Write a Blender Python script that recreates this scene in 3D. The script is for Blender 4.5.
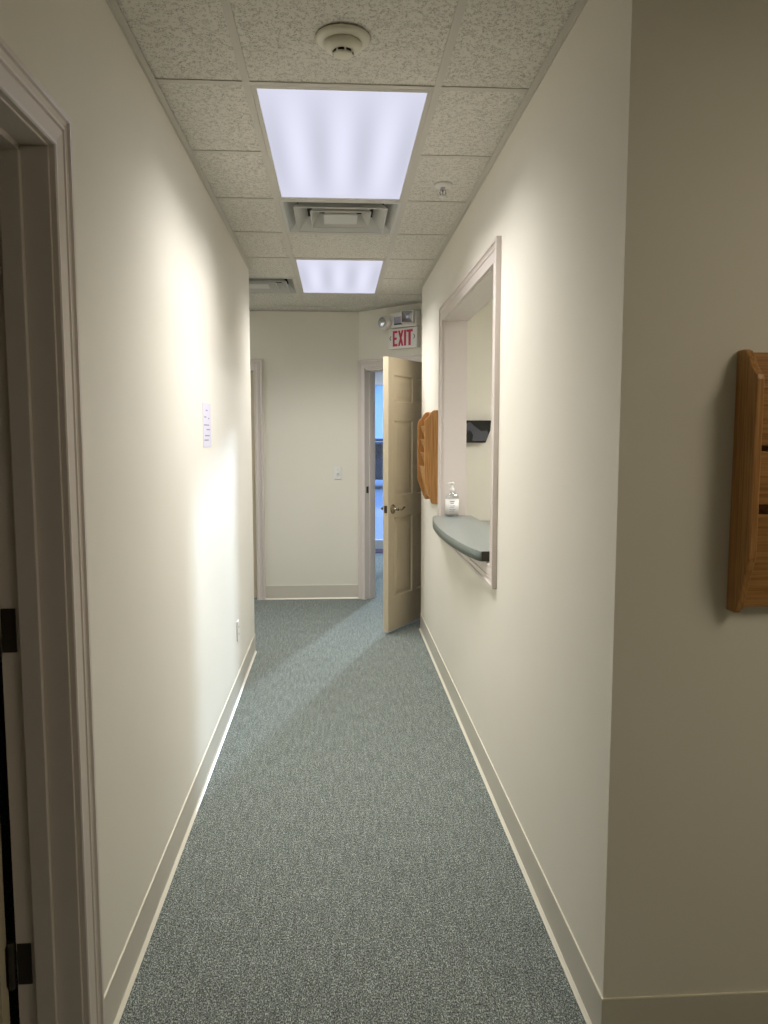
import bpy, bmesh, math, random
from mathutils import Vector, Matrix
random.seed(4)
for o in list(bpy.data.objects): bpy.data.objects.remove(o, do_unlink=True)
SC = bpy.context.scene
COL = SC.collection
PI = math.pi

# ------------------------------------------------------------------ camera
cam = bpy.data.cameras.new('camera')
camo = bpy.data.objects.new('camera', cam); COL.objects.link(camo)
camo.location = (0, 0, 1.5042)
camo.rotation_euler = (PI/2 - 0.0975, 0, -0.0601)
cam.sensor_fit = 'VERTICAL'; cam.sensor_height = 24; cam.sensor_width = 18
cam.lens = 776.66 * 24 / 1024
cam.clip_start = 0.02
SC.camera = camo
# ------------------------------------------------------------------ exposure
vs = SC.view_settings
SC.display_settings.display_device = 'sRGB'
vs.view_transform = 'Standard'; vs.look = 'None'; vs.gamma = 1; vs.exposure = 0.22
vs.use_curve_mapping = False
# ------------------------------------------------------------------ world (cool daylight sky)
LENS_GLOW = 0.74          # diffuser surface as seen from the side
LAMP_W = 19.0             # each corridor troffer
SKY = 3.2
w = bpy.data.worlds.new('sky'); SC.world = w; w.use_nodes = True
bg = w.node_tree.nodes['Background']
bg.inputs[0].default_value = (0.20, 0.43, 1.0, 1); bg.inputs[1].default_value = SKY
# low hazy winter sun shining in through the glass entrance
sun = bpy.data.lights.new('sun', 'SUN'); sun.energy = 3.8; sun.angle = math.radians(2.6); sun.color = (.68, .84, 1)
suno = bpy.data.objects.new('sun', sun); COL.objects.link(suno)
from_dir = Vector((.328, .945, math.tan(math.radians(10))))
suno.rotation_euler = from_dir.to_track_quat('Z', 'Y').to_euler(); suno.location = (3, 14, 5)
# daylight portal in the storefront glazing
pl = bpy.data.lights.new('daylight_portal', 'AREA'); pl.shape = 'RECTANGLE'; pl.size = 2.1; pl.size_y = 2.5
pl.cycles.is_portal = True
plo = bpy.data.objects.new('daylight_portal', pl); COL.objects.link(plo)
plo.location = (1.27, 10.36, 1.3); plo.rotation_euler = (-PI/2, 0, 0)

# ------------------------------------------------------------------ dimensions
XL, XR, ZC = -0.582, 0.644, 2.616
WT = 0.14
GX, GY, T = -0.2806, 2.6013, 0.6096
YB = 7.12            # back wall face
YV = 10.28           # storefront
A0 = Vector((0.2, YB, 0)); AD = Vector((1, -1, 0)).normalized(); AN = Vector((-1, -1, 0)).normalized()
DH = 2.09            # door head height

# ------------------------------------------------------------------ materials
def srgb(r, g, b):
    f = lambda c: (c/255/12.92) if c/255 <= .04045 else ((c/255+.055)/1.055)**2.4
    return (f(r), f(g), f(b), 1)
def mat(name, col, rough=.6, metal=0, spec=.5, bump=None, noise=None, bdist=.001):
    m = bpy.data.materials.new(name); m.use_nodes = True
    nt = m.node_tree; b = nt.nodes['Principled BSDF']
    b.inputs['Base Color'].default_value = col
    b.inputs['Roughness'].default_value = rough
    b.inputs['Metallic'].default_value = metal
    b.inputs['Specular IOR Level'].default_value = spec
    if bump or noise:
        tc = nt.nodes.new('ShaderNodeTexCoord')
    if noise:
        sc, col2, det = noise
        n = nt.nodes.new('ShaderNodeTexNoise'); n.inputs['Scale'].default_value = sc; n.inputs['Detail'].default_value = det
        nt.links.new(tc.outputs['Object'], n.inputs['Vector'])
        r = nt.nodes.new('ShaderNodeValToRGB'); r.color_ramp.elements[0].color = col; r.color_ramp.elements[1].color = col2
        r.color_ramp.elements[0].position = .35; r.color_ramp.elements[1].position = .65
        nt.links.new(n.outputs['Fac'], r.inputs[0]); nt.links.new(r.outputs[0], b.inputs['Base Color'])
    if bump:
        sc, st = bump
        n2 = nt.nodes.new('ShaderNodeTexNoise'); n2.inputs['Scale'].default_value = sc; n2.inputs['Detail'].default_value = 3
        nt.links.new(tc.outputs['Object'], n2.inputs['Vector'])
        bp = nt.nodes.new('ShaderNodeBump'); bp.inputs['Strength'].default_value = st; bp.inputs['Distance'].default_value = bdist
        nt.links.new(n2.outputs['Fac'], bp.inputs['Height']); nt.links.new(bp.outputs[0], b.inputs['Normal'])
    return m
M = {}
M['wall'] = mat('wall_paint', srgb(232, 227, 214), .55, spec=.3, bump=(140, .12), noise=(1.3, srgb(229, 224, 210), 3))
M['trim'] = mat('trim_paint', srgb(216, 206, 198), .3, spec=.5, bump=(60, .05))
M['base'] = mat('vinyl_base', srgb(206, 200, 186), .35, spec=.45)
M['caulk'] = mat('vinyl_base_toe', srgb(232, 226, 206), .3, spec=.5)  # lighter vinyl paints in the light caught by toe and top lip
M['door'] = mat('door_paint', srgb(204, 190, 163), .4, spec=.4, bump=(90, .06))
M['grid'] = mat('ceiling_grid_paint', srgb(205, 200, 190), .45, spec=.3)
M['grill'] = mat('vent_paint', srgb(205, 204, 198), .4, spec=.4)
M['dark'] = mat('duct_dark', srgb(30, 30, 30), .8)
M['white'] = mat('white_plastic', srgb(230, 228, 222), .35)
M['ivory'] = mat('ivory_plastic', srgb(222, 217, 198), .35)
M['black'] = mat('black_plastic', srgb(16, 16, 17), .18)
M['greyp'] = mat('dark_grey_plastic', srgb(78, 80, 88), .22)
M['greyp2'] = mat('grey_reflector', srgb(150, 150, 152), .4)
M['nickel'] = mat('brushed_metal', srgb(140, 130, 112), .25, metal=1)
M['bronze'] = mat('dark_bronze', srgb(62, 56, 50), .4, metal=.5)
M['chrome'] = mat('chrome', srgb(200, 200, 206), .2, metal=.8)
M['paper'] = mat('paper', srgb(214, 210, 224), .8)
M['ink'] = mat('grey_ink', srgb(150, 150, 172), .8)
M['red'] = mat('sign_red', srgb(205, 45, 85), .5)
M['signgrey'] = mat('chevron_grey', srgb(110, 108, 108), .5)
M['counter'] = mat('green_laminate', srgb(116, 122, 116), .3, spec=.5, noise=(300, srgb(142, 147, 141), 2))
M['edge'] = mat('green_laminate_edge', srgb(92, 101, 94), .35, noise=(300, srgb(112, 121, 114), 2))
M['subst'] = mat('dark_counter_end', srgb(52, 52, 40), .6)
M['cab'] = mat('grey_cabinet', srgb(150, 150, 140), .5)
M['frame_ext'] = mat('white_aluminium', srgb(215, 218, 222), .35)
M['mat'] = mat('entrance_mat', srgb(92, 74, 82), .95, bump=(300, .6))
M['pave'] = mat('pavement', srgb(128, 130, 135), .9, bump=(20, .3))
M['siding'] = mat('white_siding', srgb(225, 225, 225), .7)
M['roof'] = mat('roof_shingle', srgb(120, 120, 125), .8)
M['car'] = mat('dark_car_paint', srgb(34, 40, 52), .2)
M['tyre'] = mat('tyre_rubber', srgb(20, 20, 20), .8)
M['carglass'] = mat('car_window_glass', srgb(30, 38, 44), .05)

def carpet():
    m = mat('carpet_loop', (0, 0, 0, 1), .95, spec=.1); nt = m.node_tree; b = nt.nodes['Principled BSDF']
    tc = nt.nodes.new('ShaderNodeTexCoord')
    mp = nt.nodes.new('ShaderNodeMapping'); mp.inputs['Scale'].default_value = (1, .55, 1)
    nt.links.new(tc.outputs['Object'], mp.inputs[0])
    n = nt.nodes.new('ShaderNodeTexNoise'); n.inputs['Scale'].default_value = 290; n.inputs['Detail'].default_value = 2.5; n.inputs['Roughness'].default_value = .6
    nt.links.new(mp.outputs[0], n.inputs['Vector'])
    r = nt.nodes.new('ShaderNodeValToRGB'); e = r.color_ramp.elements
    e[0].position = .36; e[0].color = srgb(66, 73, 70)
    e[1].position = .52; e[1].color = srgb(122, 130, 125)
    x = e.new(.64); x.color = srgb(186, 190, 178)
    nt.links.new(n.outputs['Fac'], r.inputs[0])
    # larger mottling and faint pile rows along the hall
    n3 = nt.nodes.new('ShaderNodeTexNoise'); n3.inputs['Scale'].default_value = 42; n3.inputs['Detail'].default_value = 3
    mp3 = nt.nodes.new('ShaderNodeMapping'); mp3.inputs['Scale'].default_value = (1.6, .22, 1)
    nt.links.new(tc.outputs['Object'], mp3.inputs[0]); nt.links.new(mp3.outputs[0], n3.inputs['Vector'])
    mr = nt.nodes.new('ShaderNodeMapRange'); mr.inputs[1].default_value = .3; mr.inputs[2].default_value = .7; mr.inputs[3].default_value = .80; mr.inputs[4].default_value = 1.16
    nt.links.new(n3.outputs['Fac'], mr.inputs[0])
    mx = nt.nodes.new('ShaderNodeMix'); mx.data_type = 'RGBA'; mx.blend_type = 'MULTIPLY'; mx.inputs[0].default_value = 1
    nt.links.new(r.outputs[0], mx.inputs[6]); nt.links.new(mr.outputs[0], mx.inputs[7])
    nt.links.new(mx.outputs[2], b.inputs['Base Color'])
    n4 = nt.nodes.new('ShaderNodeTexNoise'); n4.inputs['Scale'].default_value = 120; n4.inputs['Detail'].default_value = 4; n4.inputs['Roughness'].default_value = .75
    mp4 = nt.nodes.new('ShaderNodeMapping'); mp4.inputs['Scale'].default_value = (1.1, .5, 1)
    nt.links.new(tc.outputs['Object'], mp4.inputs[0]); nt.links.new(mp4.outputs[0], n4.inputs['Vector'])
    m4 = nt.nodes.new('ShaderNodeMapRange'); m4.inputs[1].default_value = .36; m4.inputs[2].default_value = .64; m4.inputs[3].default_value = .62; m4.inputs[4].default_value = 1.34
    nt.links.new(n4.outputs['Fac'], m4.inputs[0])
    mx4 = nt.nodes.new('ShaderNodeMix'); mx4.data_type = 'RGBA'; mx4.blend_type = 'MULTIPLY'; mx4.inputs[0].default_value = 1
    nt.links.new(mx.outputs[2], mx4.inputs[6]); nt.links.new(m4.outputs[0], mx4.inputs[7]); nt.links.new(mx4.outputs[2], b.inputs['Base Color'])
    bp = nt.nodes.new('ShaderNodeBump'); bp.inputs['Strength'].default_value = .8; bp.inputs['Distance'].default_value = .004
    nt.links.new(n.outputs['Fac'], bp.inputs['Height']); nt.links.new(bp.outputs[0], b.inputs['Normal'])
    return m
M['carpet'] = carpet()

def tilemat():
    m = mat('mineral_tile', (0, 0, 0, 1), .95, spec=.1); nt = m.node_tree; b = nt.nodes['Principled BSDF']
    tc = nt.nodes.new('ShaderNodeTexCoord')
    nw = nt.nodes.new('ShaderNodeTexNoise'); nw.inputs['Scale'].default_value = 80; nw.inputs['Detail'].default_value = 2
    nt.links.new(tc.outputs['Object'], nw.inputs['Vector'])
    va = nt.nodes.new('ShaderNodeVectorMath'); va.operation = 'SCALE'; va.inputs['Scale'].default_value = .035
    nt.links.new(nw.outputs['Color'], va.inputs[0])
    ad = nt.nodes.new('ShaderNodeVectorMath'); ad.operation = 'ADD'
    nt.links.new(tc.outputs['Object'], ad.inputs[0]); nt.links.new(va.outputs[0], ad.inputs[1])
    # worm fissures
    vo = nt.nodes.new('ShaderNodeTexVoronoi'); vo.feature = 'DISTANCE_TO_EDGE'; vo.inputs['Scale'].default_value = 95
    nt.links.new(ad.outputs[0], vo.inputs['Vector'])
    r1 = nt.nodes.new('ShaderNodeMapRange'); r1.inputs[1].default_value = .0; r1.inputs[2].default_value = .09
    nt.links.new(vo.outputs['Distance'], r1.inputs[0])
    nm = nt.nodes.new('ShaderNodeTexNoise'); nm.inputs['Scale'].default_value = 70; nm.inputs['Detail'].default_value = 1
    nt.links.new(tc.outputs['Object'], nm.inputs['Vector'])
    r2 = nt.nodes.new('ShaderNodeMapRange'); r2.inputs[1].default_value = .44; r2.inputs[2].default_value = .52
    nt.links.new(nm.outputs['Fac'], r2.inputs[0])
    mxm = nt.nodes.new('ShaderNodeMath'); mxm.operation = 'MAXIMUM'
    nt.links.new(r1.outputs[0], mxm.inputs[0]); nt.links.new(r2.outputs[0], mxm.inputs[1])
    # pin holes
    v2 = nt.nodes.new('ShaderNodeTexVoronoi'); v2.inputs['Scale'].default_value = 110
    nt.links.new(tc.outputs['Object'], v2.inputs['Vector'])
    r3 = nt.nodes.new('ShaderNodeMapRange'); r3.inputs[1].default_value = .14; r3.inputs[2].default_value = .24
    nt.links.new(v2.outputs['Distance'], r3.inputs[0])
    mn = nt.nodes.new('ShaderNodeMath'); mn.operation = 'MINIMUM'
    nt.links.new(mxm.outputs[0], mn.inputs[0]); nt.links.new(r3.outputs[0], mn.inputs[1])
    cr = nt.nodes.new('ShaderNodeValToRGB'); cr.color_ramp.elements[0].color = srgb(158, 152, 141); cr.color_ramp.elements[1].color = srgb(224, 220, 210)
    nt.links.new(mn.outputs[0], cr.inputs[0]); nt.links.new(cr.outputs[0], b.inputs['Base Color'])
    bp = nt.nodes.new('ShaderNodeBump'); bp.inputs['Strength'].default_value = .6; bp.inputs['Distance'].default_value = .002
    nt.links.new(mn.outputs[0], bp.inputs['Height']); nt.links.new(bp.outputs[0], b.inputs['Normal'])
    return m
M['tile'] = tilemat()

def oak(name, axis, dark=srgb(154, 106, 56), light=srgb(188, 140, 84)):
    m = mat(name, (0, 0, 0, 1), .38, spec=.4); nt = m.node_tree; b = nt.nodes['Principled BSDF']
    tc = nt.nodes.new('ShaderNodeTexCoord'); mp = nt.nodes.new('ShaderNodeMapping')
    s = {'z': (40, 40, 1.4), 'x': (1.4, 40, 40)}[axis]; mp.inputs['Scale'].default_value = s
    nt.links.new(tc.outputs['Object'], mp.inputs[0])
    n = nt.nodes.new('ShaderNodeTexNoise'); n.inputs['Scale'].default_value = 4; n.inputs['Detail'].default_value = 6; n.inputs['Distortion'].default_value = .6
    nt.links.new(mp.outputs[0], n.inputs['Vector'])
    r = nt.nodes.new('ShaderNodeValToRGB'); r.color_ramp.elements[0].position = .32; r.color_ramp.elements[1].position = .6
    r.color_ramp.elements[0].color = dark; r.color_ramp.elements[1].color = light
    nt.links.new(n.outputs['Fac'], r.inputs[0]); nt.links.new(r.outputs[0], b.inputs['Base Color'])
    bp = nt.nodes.new('ShaderNodeBump'); bp.inputs['Strength'].default_value = .15; bp.inputs['Distance'].default_value = .001
    nt.links.new(n.outputs['Fac'], bp.inputs['Height']); nt.links.new(bp.outputs[0], b.inputs['Normal'])
    return m
M['oak_v'] = oak('oak_vertical_grain', 'z'); M['oak_h'] = oak('oak_horizontal_grain', 'x')

def emis(name, col, st):
    m = bpy.data.materials.new(name); m.use_nodes = True; nt = m.node_tree; nt.nodes.clear()
    o = nt.nodes.new('ShaderNodeOutputMaterial'); e = nt.nodes.new('ShaderNodeEmission')
    e.inputs[0].default_value = col; e.inputs[1].default_value = st
    nt.links.new(e.outputs[0], o.inputs[0]); return m
def lensmat():
    # prismatic diffuser, three tubes glowing through it along its length
    m = emis('light_diffuser', (.83, .84, 1, 1), LENS_GLOW); nt = m.node_tree
    e = [n for n in nt.nodes if n.type == 'EMISSION'][0]
    tc = nt.nodes.new('ShaderNodeTexCoord'); sp = nt.nodes.new('ShaderNodeSeparateXYZ'); nt.links.new(tc.outputs['Object'], sp.inputs[0])
    a = nt.nodes.new('ShaderNodeMath'); a.operation = 'MULTIPLY'; a.inputs[1].default_value = 2*PI/.17
    nt.links.new(sp.outputs['X'], a.inputs[0])
    c = nt.nodes.new('ShaderNodeMath'); c.operation = 'COSINE'; nt.links.new(a.outputs[0], c.inputs[0])
    # tube glow is strongest along the middle and fades towards the tube ends
    y2 = nt.nodes.new('ShaderNodeMath'); y2.operation = 'POWER'; y2.inputs[1].default_value = 2
    ab = nt.nodes.new('ShaderNodeMath'); ab.operation = 'ABSOLUTE'; nt.links.new(sp.outputs['Y'], ab.inputs[0]); nt.links.new(ab.outputs[0], y2.inputs[0])
    k = nt.nodes.new('ShaderNodeMapRange'); k.inputs[1].default_value = 0; k.inputs[2].default_value = .33; k.inputs[3].default_value = .10; k.inputs[4].default_value = .015
    nt.links.new(y2.outputs[0], k.inputs[0])
    p = nt.nodes.new('ShaderNodeMath'); p.operation = 'MULTIPLY'; nt.links.new(c.outputs[0], p.inputs[0]); nt.links.new(k.outputs[0], p.inputs[1])
    q = nt.nodes.new('ShaderNodeMath'); q.operation = 'ADD'; q.inputs[1].default_value = LENS_GLOW; nt.links.new(p.outputs[0], q.inputs[0])
    nt.links.new(q.outputs[0], e.inputs[1])
    return m
M['lens'] = lensmat()

def glassmat(name, tint=(1, 1, 1, 1), gl=.08):
    m = bpy.data.materials.new(name); m.use_nodes = True; nt = m.node_tree; nt.nodes.clear()
    o = nt.nodes.new('ShaderNodeOutputMaterial'); t = nt.nodes.new('ShaderNodeBsdfTransparent'); g = nt.nodes.new('ShaderNodeBsdfGlossy')
    t.inputs[0].default_value = tint; g.inputs['Roughness'].default_value = .03
    mx = nt.nodes.new('ShaderNodeMixShader'); mx.inputs[0].default_value = gl
    nt.links.new(t.outputs[0], mx.inputs[1]); nt.links.new(g.outputs[0], mx.inputs[2]); nt.links.new(mx.outputs[0], o.inputs[0])
    return m
M['glass'] = glassmat('window_glass'); M['clear'] = glassmat('clear_bottle', (.9, .92, .93, 1), .22)

# ------------------------------------------------------------------ mesh helpers
class MB:
    def __init__(s): s.v = []; s.f = []; s.sm = []
    def add(s, vs, fs, smooth=False):
        n = len(s.v); s.v += [tuple(v) for v in vs]
        for f in fs: s.f.append(tuple(n+i for i in f)); s.sm.append(smooth)
    def box(s, x0, x1, y0, y1, z0, z1, mtx=None):
        vs = [Vector((x, y, z)) for z in (z0, z1) for y in (y0, y1) for x in (x0, x1)]
        if mtx: vs = [mtx @ v for v in vs]
        s.add(vs, [(0, 2, 3, 1), (4, 5, 7, 6), (0, 1, 5, 4), (2, 6, 7, 3), (0, 4, 6, 2), (1, 3, 7, 5)])
        return s
    def prism(s, pts, d0, d1, fn, smooth=False):
        # pts: 2-D outline; fn(a, b, d) -> 3-D point
        n = len(pts)
        vs = [fn(a, b, d0) for a, b in pts] + [fn(a, b, d1) for a, b in pts]
        s.add(vs, [tuple(range(n))[::-1], tuple(range(n, 2*n))])
        s.add(vs, [(i, (i+1) % n, n+(i+1) % n, n+i) for i in range(n)], smooth)
        return s
    def lathe(s, prof, n=32, mtx=None, smooth=True):
        vs = []
        for r, z in prof:
            for k in range(n):
                a = 2*PI*k/n; v = Vector((r*math.cos(a), r*math.sin(a), z)); vs.append(mtx @ v if mtx else v)
        fs = [(i*n+k, i*n+(k+1) % n, (i+1)*n+(k+1) % n, (i+1)*n+k) for i in range(len(prof)-1) for k in range(n)]
        s.add(vs, fs, smooth)
        s.add([vs[k] for k in range(n)], [tuple(range(n))]); s.add(vs[-n:], [tuple(range(n))])
        return s
    def tube(s, pts, r, n=10):
        pts = [Vector(p) for p in pts]; rs = r if isinstance(r, (list, tuple)) else [r]*len(pts)
        vs = []
        for i, p in enumerate(pts):
            d = (pts[min(i+1, len(pts)-1)] - pts[max(i-1, 0)]).normalized()
            u = d.cross(Vector((0, 0, 1)))
            if u.length < .01: u = d.cross(Vector((1, 0, 0)))
            u.normalize(); q = d.cross(u)
            for k in range(n):
                a = 2*PI*k/n; vs.append(p + rs[i]*(u*math.cos(a)+q*math.sin(a)))
        s.add(vs, [(i*n+k, i*n+(k+1) % n, (i+1)*n+(k+1) % n, (i+1)*n+k) for i in range(len(pts)-1) for k in range(n)], True)
        s.add(vs[:n], [tuple(range(n))]); s.add(vs[-n:], [tuple(range(n))])
        return s
    def build(s, name, m, parent=None, bevel=0, seg=2, loc=None):
        me = bpy.data.meshes.new(name); me.from_pydata(s.v, [], s.f); me.update()
        for p, q in zip(me.polygons, s.sm): p.use_smooth = q
        bm = bmesh.new(); bm.from_mesh(me); bmesh.ops.remove_doubles(bm, verts=bm.verts, dist=1e-5)
        bmesh.ops.recalc_face_normals(bm, faces=bm.faces); bm.to_mesh(me); bm.free()
        me.materials.append(M[m] if isinstance(m, str) else m)
        o = bpy.data.objects.new(name, me); COL.objects.link(o)
        if parent: o.parent = parent
        if loc is not None: o.location = loc
        if bevel:
            b = o.modifiers.new('bevel', 'BEVEL'); b.width = bevel; b.segments = seg; b.limit_method = 'ANGLE'; b.angle_limit = .6
        return o
def tag(o, label=None, cat=None, group=None, kind=None):
    if label: o['label'] = label
    if cat: o['category'] = cat
    if group: o['group'] = group
    if kind: o['kind'] = kind
    return o
def empty(name, loc=(0, 0, 0), rz=0):
    o = bpy.data.objects.new(name, None); COL.objects.link(o); o.location = loc; o.rotation_euler = (0, 0, rz); o.empty_display_size = .1
    return o
def copy_tree(o, parent=None):
    c = o.copy(); COL.objects.link(c)
    if parent: c.parent = parent
    for ch in [x for x in bpy.data.objects if x.parent == o and x != c]: copy_tree(ch, c)
    return c
def struct(o, label=None, cat=None): return tag(o, label, cat, kind='structure')

# ------------------------------------------------------------------ floor
fl = MB().box(-3.1, 3.3, -2.6, 10.42, -.1, 0)
struct(fl.build('floor', 'carpet'), 'blue-grey flecked loop carpet running down the hallway', 'carpet')

# ------------------------------------------------------------------ walls
def wall(name, boxes, label):
    m = MB()
    for b in boxes: m.box(*b)
    return struct(m.build(name, 'wall'), label, 'wall')
wall('wall_left', [(XL-.14, XL, 1.696, 5.36, 0, ZC), (XL-.14, XL,   .796, 1.696, DH+.02, ZC), (XL-.14, XL, -2.5, .796, 0, ZC)],
     'long cream wall on the left of the hallway with an open doorway')
wall('wall_left_return', [(-3.0, XL-.14, 5.22, 5.36, 0, ZC)], 'cream wall turning left at the far end of the hallway')
wall('wall_right', [(XR, XR+WT, 1.747, 3.15, 0, ZC), (XR, XR+WT, 4.72, 5.93, 0, ZC), (XR, XR+WT, 3.15, 4.72, 0, .955), (XR, XR+WT, 3.15, 4.72, 2.21, ZC)],
     'long cream wall on the right of the hallway with the pass-through window')
wall('wall_front_right', [(XR+WT, 3.2, 1.747, 1.887, 0, ZC)], 'shaded wall facing the camera on the right, beside the oak rack')
wall('wall_reception_back', [(XR+WT, 3.2, 5.81, 5.93, 0, ZC)], 'pale wall seen through the pass-through window')
wall('wall_back', [(-3.0, -1.605, YB, YB+.12, 0, ZC), (-.725, .2, YB, YB+.12, 0, ZC), (-1.605, -.725, YB, YB+.12, DH+.02, ZC)],
     'cream wall closing the end of the hallway with the light switch')
wall('wall_lobby_right', [(3.2, 3.34, -2.5, 10.4, 0, ZC)], 'cream wall of the lobby right of the camera')
wall('wall_lobby_back', [(-3.0, 3.2, -2.64, -2.5, 0, ZC)], 'cream wall behind the camera')
wall('wall_outer_left', [(-3.14, -3.0, -2.5, 7.2, 0, ZC)], 'cream wall at the far left of the side rooms')
wall('wall_vestibule_left', [(-.74, -.6, 7.2, 10.24, 0, ZC)], 'cream wall on the left of the entrance vestibule')
# angled wall
RA = Matrix(((AD.x, -AN.x, 0, A0.x), (AD.y, -AN.y, 0, A0.y), (0, 0, 1, 0), (0, 0, 0, 1)))  # local: s, depth behind the face, z
S0, S1 = .078, .918          # door opening along the angled wall
m = MB()
m.prism([(0, 0), (S0-.02, 0), (S0-.02, .12), (-.05, .12)], 0, ZC, lambda a, b, d: RA @ Vector((a, b, d)))
m.box(S1+.02, 1.60, 0, .12, 0, ZC, RA); m.box(S0-.02, S1+.02, 0, .12, DH+.02, ZC, RA)
struct(m.build('wall_angled', 'wall'), 'short angled wall over the open door under the exit sign', 'wall')

# ------------------------------------------------------------------ ceiling
LIGHTS = [(0, 0), (0, 4), (4, 1), (3, -5), (1, 10), (-4, 5)]
LIGHTS2 = {(i, j+1) for i, j in LIGHTS}
skip = {(0, 2), (-1, 5)} | {(i, j+k) for i, j in LIGHTS for k in (0, 1)}
_old = {(0, 0), (0, 1), (0, 4), (0, 5), (0, 2), (-1, 5)}
rec = {(4, 1), (4, 2)}
m = MB()
for i in range(-5, 6):
    for j in range(-9, 13):
        if (i, j) in skip or (i, j) in rec: continue
        x, y = GX+i*T, GY+j*T
        m.box(x+.006, x+T-.006, y+.006, y+T-.006, ZC+.003, ZC+.02)
ceil = struct(m.build('ceiling', 'tile'), 'suspended ceiling of speckled white mineral tiles', 'ceiling')
m = MB()
for i in range(-5, 7): m.box(GX+i*T-.012, GX+i*T+.012, GY-9*T, GY+13*T, ZC-.0005, ZC+.0028)
for j in range(-9, 14):
    for i in range(-5, 6):
        if (i, j) in LIGHTS2: continue
        m.box(GX+i*T, GX+(i+1)*T, GY+j*T-.012, GY+j*T+.012, ZC-.0007, ZC+.0025)
m.build('ceiling_grid', 'grid', ceil)
# wall angle moulding
tn = [0]
def trimobj(mb, m, label, cat='trim', bevel=0):
    tn[0] += 1
    return struct(mb.build('trim_%d' % tn[0], m, bevel=bevel), label, cat)
m = MB()
m.box(XL, XL+.022, -2.5, 5.36, ZC-.003, ZC-.0008); m.box(XR-.022, XR, 1.747, 5.93, ZC-.003, ZC-.0008)
m.box(XR-.022, 3.2, 1.725, 1.747, ZC-.003, ZC-.0008)
m.box(-3, .2, YB-.022, YB, ZC-.003, ZC-.0008); m.box(0, 1.6, -.022, 0, ZC-.003, ZC-.0008, RA)
m.box(-3, XL+.022, 5.36, 5.382, ZC-.003, ZC-.0008)
m.box(XL+.0005, XL+.004, -2.5, 5.36, ZC-.009, ZC-.003)
m.box(XR-.004, XR-.0005, 1.747, 5.93, ZC-.009, ZC-.003)
trimobj(m, 'grid', 'painted angle strip edging the ceiling along the walls', 'ceiling trim')

m = MB(); m.box(-3.14, 3.34, -2.64, 10.4, 2.9, 3.0)  # unseen slab and skirts, added to stop sky light leaking above the tiles
for q in ((-3.14, -3.0, -2.64, 10.4), (3.2, 3.34, -2.64, 10.4), (-3.0, 3.2, -2.64, -2.5), (-3.0, 3.2, 10.24, 10.4)): m.box(*q, ZC+.03, 2.9)
struct(m.build('roof', 'siding'), 'flat roof over the hallway ceiling', 'roof')
# ------------------------------------------------------------------ baseboards (vinyl cove)
BH = .129
def cove(mb, toe, p0, p1, n):
    p0, p1, n = Vector(p0), Vector(p1), Vector(n).normalized(); d = (p1-p0)
    L = d.length; d.normalize()
    fn = lambda a, b, t: p0 + d*t + n*a + Vector((0, 0, b))
    mb.prism([(0, .012), (.0035, .012), (.0035, BH-.004), (.0025, BH-.001), (0, BH)], 0, L, fn)
    toe.prism([(0, 0), (.013, 0), (.013, .003), (.009, .006), (.005, .012), (0, .012)], 0, L, fn)
    toe.prism([(0, BH-.002), (.0042, BH-.002), (.0042, BH+.0012), (0, BH+.0015)], 0, L, fn)
def basebd(side, segs, label):
    a, b = MB(), MB()
    for s in segs: cove(a, b, *s)
    o = struct(a.build('baseboard_'+side, 'base'), label, 'baseboard')
    b.build('toe', 'caulk', o)
basebd('left', [((XL, 1.765, 0), (XL, 5.36, 0), (1, 0, 0)), ((XL, -2.5, 0), (XL, .72, 0), (1, 0, 0)), ((XL+.0035, 5.36, 0), (-3, 5.36, 0), (0, 1, 0))], 'beige vinyl baseboard along the left hallway wall')
basebd('right', [((XR, 1.7452, 0), (XR, 5.93, 0), (-1, 0, 0)), ((XR-.0035, 5.93, 0), (1.3, 5.93, 0), (0, 1, 0))], 'beige vinyl baseboard along the right hallway wall')
basebd('front_right', [((XR-.0035, 1.747, 0), (3.2, 1.747, 0), (0, -1, 0))], 'beige vinyl baseboard under the oak rack on the shaded wall')
basebd('back', [((-.665, YB, 0), (.2, YB, 0), (0, -1, 0))], 'beige vinyl baseboard under the light switch')

# ------------------------------------------------------------------ casings
PROF = [(0, 0), (0, .011), (.003, .014), (.009, .014), (.012, .011), (.016, .0115), (.042, .016), (.045, .012), (.049, .012),
        (.052, .017), (.057, .0175), (.060, .012), (.072, .017), (.075, .022), (.087, .022), (.09, .020), (.09, 0)]
def casing(name, s0, s1, z1, fn, parent, wid=.09, z0=0, closed=False, m='trim'):
    """fn(s, z, n) -> world; the profile runs outward from the opening"""
    k = wid/.09; mb = MB(); P = [(a*k, b) for a, b in PROF]; n = len(P); vs = []
    if closed: cor = lambda o: [(s0-o, z0-o), (s0-o, z1+o), (s1+o, z1+o), (s1+o, z0-o)]
    else: cor = lambda o: [(s0-o, z0), (s0-o, z1+o), (s1+o, z1+o), (s1+o, z0)]
    for o, h in P:
        for c in cor(o): vs.append(fn(c[0], c[1], h))
    fs = []
    for i in range(n-1):
        for c in range(4 if closed else 3):
            d = (c+1) % 4; fs.append((i*4+c, i*4+d, (i+1)*4+d, (i+1)*4+c))
    mb.add(vs, fs)
    if not closed:
        mb.add(vs, [tuple(i*4 for i in range(n)), tuple(i*4+3 for i in range(n))])
    return mb.build(name, m, parent)

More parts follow.
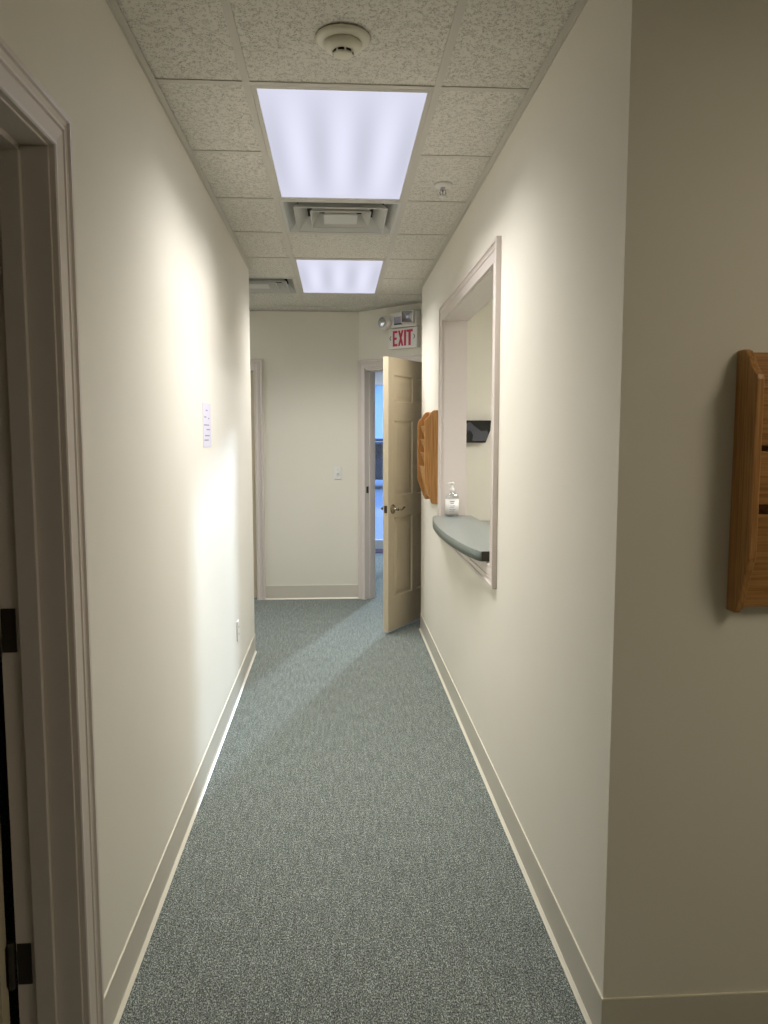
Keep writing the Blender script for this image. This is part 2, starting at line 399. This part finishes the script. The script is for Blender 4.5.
# door_1 : exit door in the angled wall
d1 = struct(empty('door_1', (0, 0, 0)), 'open beige six-panel door below the exit sign', 'door')
fA = lambda s, z, n: RA @ Vector((s, -n, z))
casing('casing', S0+.002, S1-.002, DH+.018, fA, d1, .076)
casing('casing', S0+.002, S1-.002, DH-.002, lambda s, z, n: RA @ Vector((s, .12+n, z)), d1, .076)
m = MB()
m.box(S0-.02, S0, 0, .12, 0, DH, RA); m.box(S1, S1+.02, 0, .12, 0, DH, RA); m.box(S0-.02, S1+.02, 0, .12, DH, DH+.02, RA)
m.box(S0, S0+.011, .05, .085, 0, DH, RA); m.box(S1-.011, S1, .05, .085, 0, DH, RA); m.box(S0, S1, .05, .085, DH-.011, DH, RA)
m.build('jamb', 'trim', d1)
m = MB(); m.box(S0-.001, S0+.0015, .012, .042, .985, 1.045, RA)
st = m.build('strike_plate', 'bronze', d1); st['label'] = 'dark metal strike plate on the door jamb'
# leaf : local u runs from the hinge to the free edge, v is thickness away from the corridor face, z up
LW = .84; LT = .045
H = RA @ Vector((S1-.004, -.004, 0))
u = Vector((-.5526, -.8335, 0)); v = Vector((-.8335, .5526, 0))
ML = Matrix(((u.x, v.x, 0, H.x), (u.y, v.y, 0, H.y), (0, 0, 1, 0), (0, 0, 0, 1)))
def leaf_mesh(W, TH, z0, z1, cols, rows, mtx):
    """slab with recessed, raised-field panels on both faces"""
    mb = MB(); us = sorted({0, W} | {c for p in cols for c in p}); zs = sorted({z0, z1} | {c for p in rows for c in p})
    for face in (0, 1):
        F = lambda a, b, dep: mtx @ Vector((a, dep if face == 0 else TH-dep, b))
        for i in range(len(us)-1):
            for j in range(len(zs)-1):
                a0, a1, b0, b1 = us[i], us[i+1], zs[j], zs[j+1]
                if (a0, a1) in cols and (b0, b1) in rows:
                    rings = [(0, 0), (.005, .007), (.012, .010), (.018, .010), (.048, .003), (.052, .003)]
                    vs = []
                    for ins, dep in rings: vs += [F(a0+ins, b0+ins, dep), F(a1-ins, b0+ins, dep), F(a1-ins, b1-ins, dep), F(a0+ins, b1-ins, dep)]
                    fs = [(r*4+c, r*4+(c+1) % 4, r*4+4+(c+1) % 4, r*4+4+c) for r in range(len(rings)-1) for c in range(4)]
                    fs.append(tuple(len(rings)*4-4+c for c in range(4))); mb.add(vs, fs)
                else: mb.add([F(a0, b0, 0), F(a1, b0, 0), F(a1, b1, 0), F(a0, b1, 0)], [(0, 1, 2, 3)])
    G = lambda a, b, d: mtx @ Vector((a, d, b))
    for k in range(len(us)-1):
        for z in (z0, z1): mb.add([G(us[k], z, 0), G(us[k+1], z, 0), G(us[k+1], z, TH), G(us[k], z, TH)], [(0, 1, 2, 3)])
    for k in range(len(zs)-1):
        for a in (0, W): mb.add([G(a, zs[k], 0), G(a, zs[k+1], 0), G(a, zs[k+1], TH), G(a, zs[k], TH)], [(0, 1, 2, 3)])
    return mb
ROWS = [(.276, .889), (1.053, 1.621), (1.76, 1.956)]
leaf = leaf_mesh(LW, LT, .018, DH-.004, [(.09, .385), (.455, .75)], ROWS, ML).build('door_leaf', 'door', d1)
def lever(mtx, uc, zc, side, parent, label, into=-1):
    # side: -1 on the face v=0, +1 on the face v=LT ; into: which way the lever points along u
    y0 = 0 if side < 0 else LT
    mb = MB(); R = mtx @ Matrix.Translation((uc, y0, zc)) @ Matrix.Rotation(PI/2 if side < 0 else -PI/2, 4, 'X')
    mb.lathe([(.0, 0), (.036, 0), (.036, .004), (.028, .010), (.014, .013), (.011, .02), (.011, .045), (.0, .047)], 24, R)
    y = y0 + side*.048
    pts = [(uc, y, zc), (uc+into*.02, y+side*.004, zc+.001), (uc+into*.045, y, zc-.008), (uc+into*.07, y, zc-.003), (uc+into*.09, y, zc+.009), (uc+into*.105, y-side*.003, zc+.009), (uc+into*.118, y-side*.006, zc+.003)]
    mb.tube([mtx @ Vector(p) for p in pts], [.011, .010, .008, .0075, .007, .006, .004])
    o = mb.build('door_handle', 'nickel', parent); o['label'] = label; return o
lever(ML, LW-.068, .955, -1, leaf, 'metal lever handle on the hallway side')
lever(ML, LW-.068, .955, 1, leaf, 'metal lever handle on the far side')
m = MB(); m.box(LW-.0005, LW+.0015, .010, .035, .928, .984, ML); m.build('latch_plate', 'bronze', leaf)
for z in (.25, 1.03, 1.83):
    m = MB(); m.lathe([(.007, z-.05), (.007, z+.05)], 12, Matrix.Translation((H.x+.006, H.y-.008, 0))); m.build('hinge', 'nickel', d1)

# door_2 : open doorway at the left foreground
d2 = struct(empty('door_2', (0, 0, 0)), 'open doorway with moulded casing and dark jamb at left foreground', 'door')
Y0, Y1 = .816, 1.676
casing('casing', Y0-.004, Y1+.006, DH+.004, lambda s, z, n: Vector((XL+n, s, z)), d2, .081)
m = MB(); xb = XL-.14
m.box(xb, XL, Y1, Y1+.02, 0, DH); m.box(xb, XL, Y0-.02, Y0, 0, DH); m.box(xb, XL, Y0-.02, Y1+.02, DH, DH+.02)
m.build('jamb', 'trim', d2, .0015)
m = MB()
m.box(-.678, -.636, Y1-.012, Y1, 0, DH); m.box(-.678, -.636, Y0, Y0+.012, 0, DH); m.box(-.678, -.636, Y0, Y1, DH-.012, DH)
m.build('door_stop', 'trim', d2, .002)
ML2 = Matrix(((-.996, .087, 0, xb-.018), (-.087, -.996, 0, Y1-.005), (0, 0, 1, 0), (0, 0, 0, 1)))
leaf2 = leaf_mesh(.82, LT, .015, DH-.004, [(.09, .37), (.44, .73)], ROWS, ML2).build('door_leaf', 'door', d2)
for z in (.33, 1.09, 1.85):
    m = MB(); m.box(-.719, -.688, Y1-.003, Y1+.0005, z-.048, z+.048)
    m.lathe([(.0075, z-.055), (.0085, z-.05), (.0085, z+.05), (.0075, z+.055)], 14, Matrix.Translation((xb-.009, Y1-.006, 0)))
    m.box(xb-.02, xb-.017, Y1-.045, Y1-.008, z-.048, z+.048)
    h = m.build('hinge', 'bronze', d2, .002); h['label'] = 'dark metal rectangular hinge'

# door_3 : closed door in the back wall, mostly hidden behind the left wall
d3 = struct(empty('door_3', (0, 0, 0)), 'closed door whose casing shows at the left end of the back wall', 'door')
casing('casing', -1.587, -.743, DH+.022, lambda s, z, n: Vector((s, YB-n, z)), d3, .078)
m = MB(); m.box(-1.605, -1.585, YB, YB+.12, 0, DH); m.box(-.745, -.725, YB, YB+.12, 0, DH); m.box(-1.605, -.725, YB, YB+.12, DH, DH+.02)
m.build('jamb', 'trim', d3)
ML3 = Matrix(((1, 0, 0, -1.583), (0, 1, 0, YB+.03), (0, 0, 1, 0), (0, 0, 0, 1)))
leaf_mesh(.836, LT, .012, DH-.004, [(.09, .385), (.45, .745)], ROWS, ML3).build('door_leaf', 'door', d3)

# window_1 : pass-through opening in the right wall
w1 = struct(empty('window_1', (0, 0, 0)), 'open pass-through window with moulded casing above the green counter', 'window')
WY0, WY1, WZ0, WZ1 = 3.17, 4.70, .975, 2.19
casing('window_frame', WY0-.004, WY1+.004, WZ1+.004, lambda s, z, n: Vector((XR-n, s, z)), w1, .086, WZ0-.004, True)
m = MB()
m.box(XR, XR+WT, WY0-.02, WY0, WZ0-.02, WZ1+.02); m.box(XR, XR+WT, WY1, WY1+.02, WZ0-.02, WZ1+.02)
m.box(XR, XR+WT, WY0, WY1, WZ0-.02, WZ0); m.box(XR, XR+WT, WY0, WY1, WZ1, WZ1+.02)
m.build('window_jamb', 'trim', w1)

# ------------------------------------------------------------------ transaction counter
N = 28; front = []
ya, yb = 3.215, 4.695
for k in range(N+1):
    t = k/N; y = ya+(yb-ya)*t
    x = .605 + (.592-.605)*t - .062*(4*t*(1-t))**.7
    front.append((x, y))
out = front + [(.60+.04, yb), (.82, yb), (.82, ya)]
ctr = empty('countertop', (XR, 3.95, WZ0))
tag(ctr, 'green laminate countertop with curved front edge on the pass-through sill', 'countertop')
L0 = Vector((XR, 3.95, WZ0))
MB().prism(out, .001, .045, lambda a, b, d: Vector((a, b, d+WZ0))-L0).build('top', 'counter', ctr, .0015)
# edge banding
mb = MB(); vs = []; 
for (x, y) in front: vs += [Vector((x-.0012, y, WZ0+.0015))-L0, Vector((x-.0012, y, WZ0+.043))-L0]
mb.add(vs, [(2*i, 2*i+1, 2*i+3, 2*i+2) for i in range(N)], True)
o = mb.build('edge_band', 'edge', ctr); sd = o.modifiers.new('s', 'SOLIDIFY'); sd.thickness = .001
o['label'] = 'darker green laminate edge band'
mb = MB().box(.606, .819, ya-.0015, ya-.0002, WZ0+.002, WZ0+.044)
for i in range(len(mb.v)): mb.v[i] = tuple(Vector(mb.v[i])-L0)
mb.build('end_cap', 'subst', ctr)['label'] = 'dark raw end of the counter'

# ------------------------------------------------------------------ troffers
def troffer(i, j, wpow, label, tint=(1.0, .985, .975), spread=130):
    root = empty('ceiling_light', (GX+(i+.5)*T, GY+(j+1)*T, ZC))
    tag(root, label, 'ceiling light', None)
    fx, fy, lx, ly = T/2-.013, T-.013, .277, .577
    m = MB()
    for (x0, x1, y0, y1) in ((-fx, fx, -fy, -ly), (-fx, fx, ly, fy), (-fx, -lx, -ly, ly), (lx, fx, -ly, ly)):
        m.box(x0, x1, y0, y1, -.001, .012)
    m.build('frame', 'grid', root, .001)
    m = MB()
    for (x0, x1, y0, y1) in ((-fx, fx, -fy, -fy+.01), (-fx, fx, fy-.01, fy), (-fx, -fx+.01, -fy, fy), (fx-.01, fx, -fy, fy)): m.box(x0, x1, y0, y1, .012, .10)
    m.box(-fx, fx, -fy, fy, .10, .11); m.build('housing', 'white', root)
    MB().box(-lx+.001, lx-.001, -ly+.001, ly-.001, .003, .007).build('diffuser', 'lens', root)
    l = bpy.data.lights.new('lamp', 'AREA'); l.shape = 'RECTANGLE'; l.size = .54; l.size_y = 1.14
    l.energy = wpow; l.color = tint; l.spread = math.radians(spread)
    lo = bpy.data.objects.new('lamp', l); COL.objects.link(lo); lo.parent = root; lo.location = (0, 0, .0015)
troffer(0, 0, LAMP_W, 'larger glowing fluorescent ceiling panel, in front of the square air vent')
troffer(0, 4, LAMP_W, 'smaller-looking glowing fluorescent ceiling panel, farther down the hall')
troffer(4, 1, LAMP_W*2.6, 'fluorescent ceiling panel inside the reception room', spread=180)  # added fill out of view, lifts the wall behind the pass-through
troffer(3, -5, LAMP_W*.74, 'fluorescent ceiling panel in the lobby behind the camera', (1, .88, .66), 180)  # added fill out of view, warm ambient for the foreground walls
troffer(-4, 5, LAMP_W*.9, 'fluorescent ceiling panel in the side passage to the left', (.84, .92, 1), 180)  # added fill out of view, evens out the far end
troffer(1, 10, LAMP_W*1.0, 'fluorescent ceiling panel in the entrance vestibule', (.8, .9, 1))  # added cool fill out of view, lifts the vestibule floor

# ------------------------------------------------------------------ ceiling vents
def ring(mb, a0, z0, a1, z1, th=.0015):
    # square cone skirt from half-size a0 at z0 to a1 at z1
    vs = []
    for a, z in ((a0, z0), (a1, z1), (a1-th, z1), (a0-th, z0)):
        vs += [(-a, -a, z), (a, -a, z), (a, a, z), (-a, a, z)]
    mb.add(vs, [(r*4+c, r*4+(c+1) % 4, ((r+1) % 4)*4+(c+1) % 4, ((r+1) % 4)*4+c) for r in range(4) for c in range(4)])
def vent(i, j, label):
    root = empty('ceiling_vent', (GX+(i+.5)*T, GY+(j+.5)*T, ZC)); tag(root, label, 'vent', 'square ceiling air vents')
    m = MB(); f = T/2-.013
    for (x0, x1, y0, y1) in ((-f, f, -f, -f+.016), (-f, f, f-.016, f), (-f, -f+.016, -f+.016, f-.016), (f-.016, f, -f+.016, f-.016)): m.box(x0, x1, y0, y1, -.001, .004)
    ring(m, f-.016, .002, f-.07, .055); m.build('frame', 'grill', root)
    m = MB(); m.box(-f, f, -f, f, .075, .08)
    for q in ((-f, f, -f, -f+.003), (-f, f, f-.003, f), (-f, -f+.003, -f, f), (f-.003, f, -f, f)): m.box(*q, .004, .075)
    m.build('duct', 'dark', root)
    for k, (a, b, zz) in enumerate(((.228, .172, .055), (.150, .112, .055), (.085, .060, .052))):
        m = MB(); ring(m, a, -.012+.004*k, b, zz); 
        m.box(-a, a, -a-.001, -a+.004, -.014+.004*k, -.008+.004*k); m.box(-a, a, a-.004, a+.001, -.014+.004*k, -.008+.004*k)
        m.box(-a-.001, -a+.004, -a, a, -.014+.004*k, -.008+.004*k); m.box(a-.004, a+.001, -a, a, -.014+.004*k, -.008+.004*k)
        m.build('louver', 'grill', root)
    MB().box(-.082, .082, -.082, .082, -.005, -.002).build('center_plate', 'grill', root)
vent(0, 2, 'square louvered air vent directly behind the larger ceiling light')
vent(-1, 5, 'square louvered air vent partly hidden at the left wall end')

# ------------------------------------------------------------------ smoke detector, sprinkler
sd_ = empty('smoke_detector', (.023, 2.30, ZC)); sd_.scale = (.88, .88, .86); tag(sd_, 'round ivory smoke detector on the ceiling tile nearest the camera', 'smoke detector')
MB().lathe([(.088, -.001), (.088, -.006), (.080, -.014), (.062, -.018)], 48).build('base', 'ivory', sd_)
MB().lathe([(.060, -.018), (.060, -.026), (.056, -.034), (.040, -.043), (.036, -.044)], 48).build('body', 'ivory', sd_)
MB().lathe([(.033, -.040), (.033, -.050)], 32).build('sensor_slots', 'black', sd_)
m = MB()
for k in range(8):
    a = 2*PI*k/8+.2; R = Matrix.Rotation(a, 4, 'Z'); m.box(.029, .0355, -.003, .003, -.052, -.042, R)
m.lathe([(.0, -.056), (.026, -.056), (.031, -.053), (.031, -.050), (.0, -.050)], 32)
m.build('cap', 'ivory', sd_)
MB().lathe([(.0, -.0345), (.003, -.036), (.0, -.0375)], 10, Matrix.Translation((0, -.052, .004))).build('indicator', 'red', sd_)
sp = empty('fire_sprinkler', (.477, 3.56, ZC)); tag(sp, 'white pendent fire sprinkler on the ceiling right of the larger light', 'sprinkler')
MB().lathe([(.042, .002), (.042, -.003), (.034, -.009), (.018, -.011)], 32).build('escutcheon', 'white', sp)
m = MB(); m.lathe([(.011, -.010), (.011, -.022), (.006, -.024)], 16)
m.tube([(-.010, 0, -.02), (-.014, 0, -.034), (-.004, 0, -.05)], .0022, 8); m.tube([(.010, 0, -.02), (.014, 0, -.034), (.004, 0, -.05)], .0022, 8)
m.lathe([(.003, -.024), (.003, -.046)], 8); m.build('head', 'chrome', sp)
MB().lathe([(.0, -.050), (.019, -.050), (.019, -.052), (.0, -.053)], 24).build('deflector', 'white', sp)

# ------------------------------------------------------------------ exit sign with emergency lamps
MS = RA.copy()          # local s, depth behind face, z
ex = empty('exit_sign', RA @ Vector((.566, 0, 2.352))); ex.scale = (1.07, 1.07, 1.07); ex.rotation_euler = (0, 0, -PI/4)
tag(ex, 'white exit sign with red letters and two emergency lamp heads above door', 'exit sign')
# local axes of ex: x = along the wall (right), y = into wall, z up
m = MB().box(-.155, .137, -.045, -.0005, -.098, .062); m.build('sign_box', 'white', ex, .006)
MB().box(-.135, .142, -.058, -.0005, .066, .188).build('battery_housing', 'white', ex, .008)
def glyph(mb, polys, x, z, w_, h, y0=-.0475, y1=-.0445):
    for p in polys: mb.prism([(x+a*w_, z+b*h) for a, b in p], y0, y1, lambda a, b, d: Vector((a, d, b)))
sx = .28
E_ = [[(0, 0), (.36, 0), (.36, 1), (0, 1)], [(.36, 0), (1, 0), (1, .15), (.36, .15)], [(.36, .43), (.85, .43), (.85, .57), (.36, .57)], [(.36, .85), (1, .85), (1, 1), (.36, 1)]]
X_ = [[(0, 0), (.32, 0), (1, 1), (.68, 1)], [(.68, 0), (1, 0), (.32, 1), (0, 1)]]
I_ = [[(0, 0), (1, 0), (1, 1), (0, 1)]]
T_ = [[(.32, 0), (.68, 0), (.68, .85), (.32, .85)], [(0, .85), (1, .85), (1, 1), (0, 1)]]
for nm, g, x, wd in (('letter_e', E_, -.108, .047), ('letter_x', X_, -.053, .055), ('letter_i', I_, .010, .019), ('letter_t', T_, .035, .062)):
    mb = MB(); glyph(mb, g, x, -.078, wd, .122); mb.build(nm, 'red', ex)
for nm, sg, x in (('chevron', -1, -.138), ('chevron', 1, .110)):
    mb = MB(); q = [(0, .5), (.6, 1), (1, 1), (.4, .5), (1, 0), (.6, 0)]
    if sg > 0: q = [(1-a, b) for a, b in q]
    glyph(mb, [q], x-.006, -.03, .018, .035); mb.build(nm, 'signgrey', ex)
MB().box(-.085, .0, -.0595, -.0575, .098, .15).build('indicator_panel', 'ink', ex)['label'] = 'small bluish indicator panel'
MB().box(-.085, .0, -.0600, -.0575, .088, .097).build('indicator_panel', 'black', ex)
# lamp heads
def head(x, z, yaw, kind, lab):
    R = Matrix.Translation((x, -.085, z)) @ Matrix.Rotation(yaw, 4, 'Z')
    mb = MB()
    if kind == 'round':
        mb.lathe([(.0, -.034), (.034, -.036), (.052, -.028), (.056, 0), (.050, .022), (.034, .030), (.0, .031)], 28, R @ Matrix.Rotation(PI/2, 4, 'X'))
    else:
        mb.box(-.05, .05, -.004, .022, -.05, .05, R)
        for q in ((-.05, -.043, -.05, .05), (.043, .05, -.05, .05), (-.043, .043, -.05, -.043), (-.043, .043, .043, .05)): mb.box(q[0], q[1], -.024, -.004, q[2], q[3], R)
    mb.lathe([(.013, 0), (.013, .05)], 12, Matrix.Translation((x, -.07, z)) @ Matrix.Rotation(-PI/2, 4, 'X'))
    o = mb.build('lamp_head', 'white', ex, .003); o['label'] = lab
    mb = MB()
    if kind == 'round': mb.lathe([(.0, .026), (.036, .030), (.040, .035), (.030, .038), (.0, .040)], 24, R @ Matrix.Rotation(PI/2, 4, 'X'))
    else:
        vs = [R @ Vector(p) for p in ((-.043, -.020, -.043), (.043, -.020, -.043), (.043, -.020, .043), (-.043, -.020, .043), (-.012, -.006, -.012), (.012, -.006, -.012), (.012, -.006, .012), (-.012, -.006, .012))]
        mb.add(vs, [(1, 2, 6, 5), (3, 0, 4, 7), (4, 5, 6, 7)])
        fb = MB(); fb.add([vs[k] for k in (0, 1, 5, 4)], [(0, 1, 2, 3)]); fb.build('reflector_facet', 'greyp2', o); fb = MB(); fb.add([vs[k] for k in (2, 3, 7, 6)], [(0, 1, 2, 3)]); fb.build('reflector_facet', 'greyp2', o)  # top and bottom facets coloured grey to paint in dark reflections
    mb.build('reflector', 'chrome', o)
head(-.160, .110, .0, 'round', 'round emergency lamp head turned left')
head(.078, .135, .5, 'square', 'square emergency lamp head facing down the hall')

# ------------------------------------------------------------------ wall plates, notice
sw = empty('light_switch', (.006, YB, 1.168)); tag(sw, 'white single toggle light switch on the far back wall', 'light switch')
MB().box(-.036, .036, -.006, -.0003, -.058, .058).build('plate', 'white', sw, .003)
MB().prism([(-.006, -.012), (-.018, -.002), (-.018, .004), (-.006, .006)], -.005, .005, lambda a, b, d: Vector((d, a, b))).build('toggle', 'white', sw)
for z in (-.03, .03): MB().lathe([(.003, 0), (.002, .001)], 8, Matrix.Translation((0, -.006, z)) @ Matrix.Rotation(PI/2, 4, 'X')).build('screw', 'nickel', sw)
ot = empty('outlet', (XL, 4.45, .385)); tag(ot, 'white electrical outlet plate low on the left wall', 'outlet')
MB().box(.0003, .007, -.036, .036, -.058, .058).build('plate', 'white', ot, .003)
for z in (-.02, .02):
    R = Matrix.Translation((.007, 0, z)) @ Matrix.Rotation(PI/2, 4, 'Y'); sck = MB().lathe([(.016, 0), (.0155, .0015)], 20, R).build('socket', 'white', ot)
    m = MB(); m.box(.0084, .009, -.007, -.005, z-.004, z+.005); m.box(.0084, .009, .005, .007, z-.004, z+.005); m.build('slot', 'dark', sck)
nt_ = empty('wall_notice', (XL, 3.54, 1.555)); tag(nt_, 'small pale lavender paper notice on the left wall', 'notice')
MB().box(.0004, .0018, -.105, .105, -.10, .095).build('sheet', 'paper', nt_)
random.seed(8)
for (y0, y1, z) in ((-.03, .02, .060), (-.07, -.02, .03), (.03, .06, .025), (-.08, .05, -.005), (-.02, .07, -.025), (-.06, .06, -.052), (-.08, .03, -.072)):
    yy = y0; m = MB()
    while yy < y1:
        wd = random.uniform(.008, .02); m.box(.0018, .0022, yy, min(yy+wd, y1), z, z+.006); yy += wd
    m.build('printed_line', 'ink', nt_)

# ------------------------------------------------------------------ oak racks
def rack(loc, rz, W, D, tiers, label):
    """x along the wall, wall at y=0, front at -y, z from the bottom"""
    root = empty('magazine_rack', loc, rz); tag(root, label, 'magazine rack', None)
    Tt = .019; q = D/.118
    prof = [(0, 0), (.048*q, 0), (.056*q, .008), (.062*q, .02), (.116*q, .135), (D, .155), (D, .530), (.96*D, .540), (.86*D, .547), (.74*D, .557), (.62*D, .572), (.52*D, .587), (.42*D, .596), (.30*D, .60), (0, .60)]
    tiers = [(a, b, c*q, d*q) for a, b, c, d in tiers]
    fn = lambda a, b, d: Vector((d, -a, b))
    for x in (0, W-Tt): MB().prism(prof, x, x+Tt, fn).build('side_panel', 'oak_v', root, .004, 3)
    MB().box(Tt, W-Tt, -.012, -.001, .015, .595).build('back_panel', 'oak_h', root)
    for (zt, zb, dt, db) in tiers:
        MB().prism([(dt, zt), (dt-.010, zt), (db-.010, zb), (db, zb)], Tt, W-Tt, fn).build('pocket_front', 'oak_h', root, .002)
        MB().prism([(.012, zb), (.012, zb+.008), (db-.008, zb+.008), (db-.008, zb)], Tt, W-Tt, fn).build('pocket_floor', 'oak_h', root)
    return root
rack((.911, 1.747, 1.098), 0, .56, .092, [(.515, .385, .098, .070), (.372, .252, .100, .074), (.232, .012, .106, .040)],
     'large oak wall rack cut off by the right edge of the photo')
rack((XR, 5.37, 1.068), -PI/2, .43, .088, [(.505, .43, .098, .060), (.415, .34, .098, .060), (.325, .25, .098, .060), (.235, .03, .105, .045)],
     'oak wall rack mounted between the open door and the pass-through window')

# ------------------------------------------------------------------ sanitizer bottle
sb = empty('sanitizer_bottle', (.694, 4.66, WZ0+.0455)); sb.rotation_euler = (0, 0, .3); sb.scale = (1.03, 1.03, 1.04)
tag(sb, 'clear pump bottle with white label standing on the green counter', 'bottle')
def rr(hx, hy, r, n=5):
    pts = []
    for cx, cy, a0 in ((hx-r, hy-r, 0), (-hx+r, hy-r, PI/2), (-hx+r, -hy+r, PI), (hx-r, -hy+r, 1.5*PI)):
        for k in range(n): a = a0+PI/2*k/(n-1); pts.append((cx+r*math.cos(a), cy+r*math.sin(a)))
    return pts
def loft(mb, secs, smooth=True):
    n = len(secs[0][0]); vs = []
    for pts, z in secs: vs += [(a, b, z) for a, b in pts]
    mb.add(vs, [(i*n+k, i*n+(k+1) % n, (i+1)*n+(k+1) % n, (i+1)*n+k) for i in range(len(secs)-1) for k in range(n)], smooth)
    mb.add(vs[:n], [tuple(range(n))]); mb.add(vs[-n:], [tuple(range(n))]); return mb
loft(MB(), [(rr(.033, .021, .010), .0), (rr(.036, .024, .012), .004), (rr(.036, .024, .012), .110), (rr(.033, .022, .012), .122), (rr(.020, .016, .010), .132), (rr(.0135, .0135, .0134), .136), (rr(.0135, .0135, .0134), .142)]).build('bottle_body', 'clear', sb)
loft(MB(), [(rr(.0366, .0246, .0125), .012), (rr(.0366, .0246, .0125), .100)]).build('label', 'white', sb)
m = MB()
for (a, b, z, h) in ((-.026, .004, .084, .006), (-.022, .0, .074, .005), (-.028, .008, .060, .003), (-.028, .002, .052, .003), (-.028, .010, .040, .003), (-.028, .004, .030, .003)):
    MB().box(a, b, -.0252, -.0245, z, z+h).build('printed_line', 'ink', sb)
m = MB(); m.lathe([(.0, .142), (.015, .142), (.0155, .158), (.010, .163), (.0065, .166), (.0065, .186), (.0, .187)], 24)
m.build('pump_collar', 'white', sb)
m = MB(); m.lathe([(.0, .184), (.011, .184), (.012, .194), (.009, .198), (.0, .199)], 20); m.tube([(0, 0, .192), (-.016, 0, .193), (-.026, 0, .190), (-.028, 0, .184)], [.007, .006, .005, .004])
m.build('pump_head', 'white', sb)

# ------------------------------------------------------------------ reception room
pk = empty('wall_pocket', (1.04, 5.81, 1.54)); tag(pk, 'glossy black plastic wall pocket seen through the pass-through window', 'wall pocket')
fnp = lambda a, b, d: Vector((a, d, b))
prof = [(-.22, -.085), (.065, -.085), (.100, .005), (.105, .08), (-.22, .08)]
MB().prism(prof, -.055, -.001, fnp).build('pocket', 'black', pk, .003)
MB().prism([(-.075, .06), (-.05, .068), (-.03, .045), (.03, .0), (.075, .005), (.085, -.015), (.062, -.072), (-.035, -.072), (-.03, -.03), (-.045, .0), (-.085, .015)], -.0575, -.0545, fnp).build('window', 'greyp', pk)  # grey shape painting a reflection on the glossy front, not an opening
dk = empty('reception_desk', (1.5, 5.5, 0)); tag(dk, 'green topped desk glimpsed behind the counter inside the reception room', 'desk')
MB().box(-.44, .6, -.3, .305, .825, .865).build('desk_top', 'counter', dk, .002)
MB().box(-.40, .57, -.26, .30, 0.001, .825).build('cabinet', 'cab', dk, .003)

# ------------------------------------------------------------------ entrance vestibule and outdoors
em = MB().box(.15, 1.6, 9.15+.75, 10.22, .0005, .010).build('entrance_mat', 'mat'); tag(em, 'dark brown entrance mat inside the glass door', 'mat')
wall('wall_storefront', [(-.6, .16, YV-.04, YV+.1, 0, ZC), (2.36, 3.2, YV-.04, YV+.1, 0, ZC)], 'wall beside the glass entrance door')
w2 = struct(empty('window_2', (0, 0, 0)), 'glass storefront with blue daylight seen through the door gap', 'window')
m = MB()
m.box(.16, .22, YV, YV+.06, 0, ZC); m.box(2.30, 2.36, YV, YV+.06, 0, ZC); m.box(1.12, 1.17, YV, YV+.06, .1, 2.55); m.box(.22, 1.12, YV+.002, YV+.058, 2.17, 2.55); m.box(.22, 2.30, YV, YV+.06, 2.55, ZC); m.box(.22, 2.30, YV, YV+.06, .0, .12)
m.build('window_frame', 'frame_ext', w2)
MB().box(.215, 2.305, YV+.027, YV+.033, .115, 2.555).build('glass', 'glass', w2)
gr = MB().box(-60, 60, 10.42, 90, -.25, -.05); struct(gr.build('ground', 'pave'), 'pale outdoor pavement beyond the glass entrance', 'ground')
# parked car
car = empty('parked_car', (1.6, 23.5, -.05)); tag(car, 'dark car parked outside beyond the glass entrance', 'car')
body = [(-2.1, .28), (-2.15, .62), (-1.95, .82), (-1.3, .92), (-.65, 1.38), (.75, 1.42), (1.45, 1.02), (2.1, .92), (2.2, .6), (2.15, .28)]
MB().prism(body, -.85, .85, lambda a, b, d: Vector((a, d, b))).build('body', 'car', car, .06, 3)
gl = [(-1.15, .95), (-.62, 1.31), (.70, 1.34), (1.25, 1.0)]
MB().prism(gl, -.862, -.84, lambda a, b, d: Vector((a, d, b))).build('side_window', 'carglass', car)
for x in (-1.35, 1.35):
    for y in (-.78, .78):
        R = Matrix.Translation((x, y, .32)) @ Matrix.Rotation(PI/2, 4, 'X')
        wh = MB().lathe([(.0, -.1), (.30, -.1), (.32, -.07), (.32, .07), (.30, .1), (.0, .1)], 24, R).build('wheel', 'tyre', car)
        MB().lathe([(.0, .102), (.17, .102), (.19, .09)], 20, R).build('hubcap', 'chrome', wh)
bl = empty('house', (4, 42, -.05)); tag(bl, 'white gabled building across the parking area', 'building')
MB().prism([(-6, 0), (6, 0), (6, 2.6), (0, 5.4), (-6, 2.6)], 0, 8, lambda a, b, d: Vector((a, d, b))).build('wall', 'siding', bl)
m = MB()
for s in (-1, 1): m.prism([(s*6.4, 2.45), (s*6.4, 2.85), (0, 5.85), (0, 5.45)], -.4, 8.4, lambda a, b, d: Vector((a, d, b)))
m.build('roof', 'roof', bl)
m = MB()
for s in (-1, 1): m.prism([(s*6.45, 2.3), (s*6.45, 2.8), (0, 5.8), (0, 5.3)], -.5, -.4, lambda a, b, d: Vector((a, d, b)))
m.build('fascia', 'siding', bl)
for x in (-4.5, -2.4, .6, 3.2):
    wf = MB().box(x, x+1.2, -.05, 0.0, .5, 1.5).build('window', 'siding', bl); MB().box(x+.08, x+1.12, -.06, -.05, .58, 1.42).build('pane', 'carglass', wf)
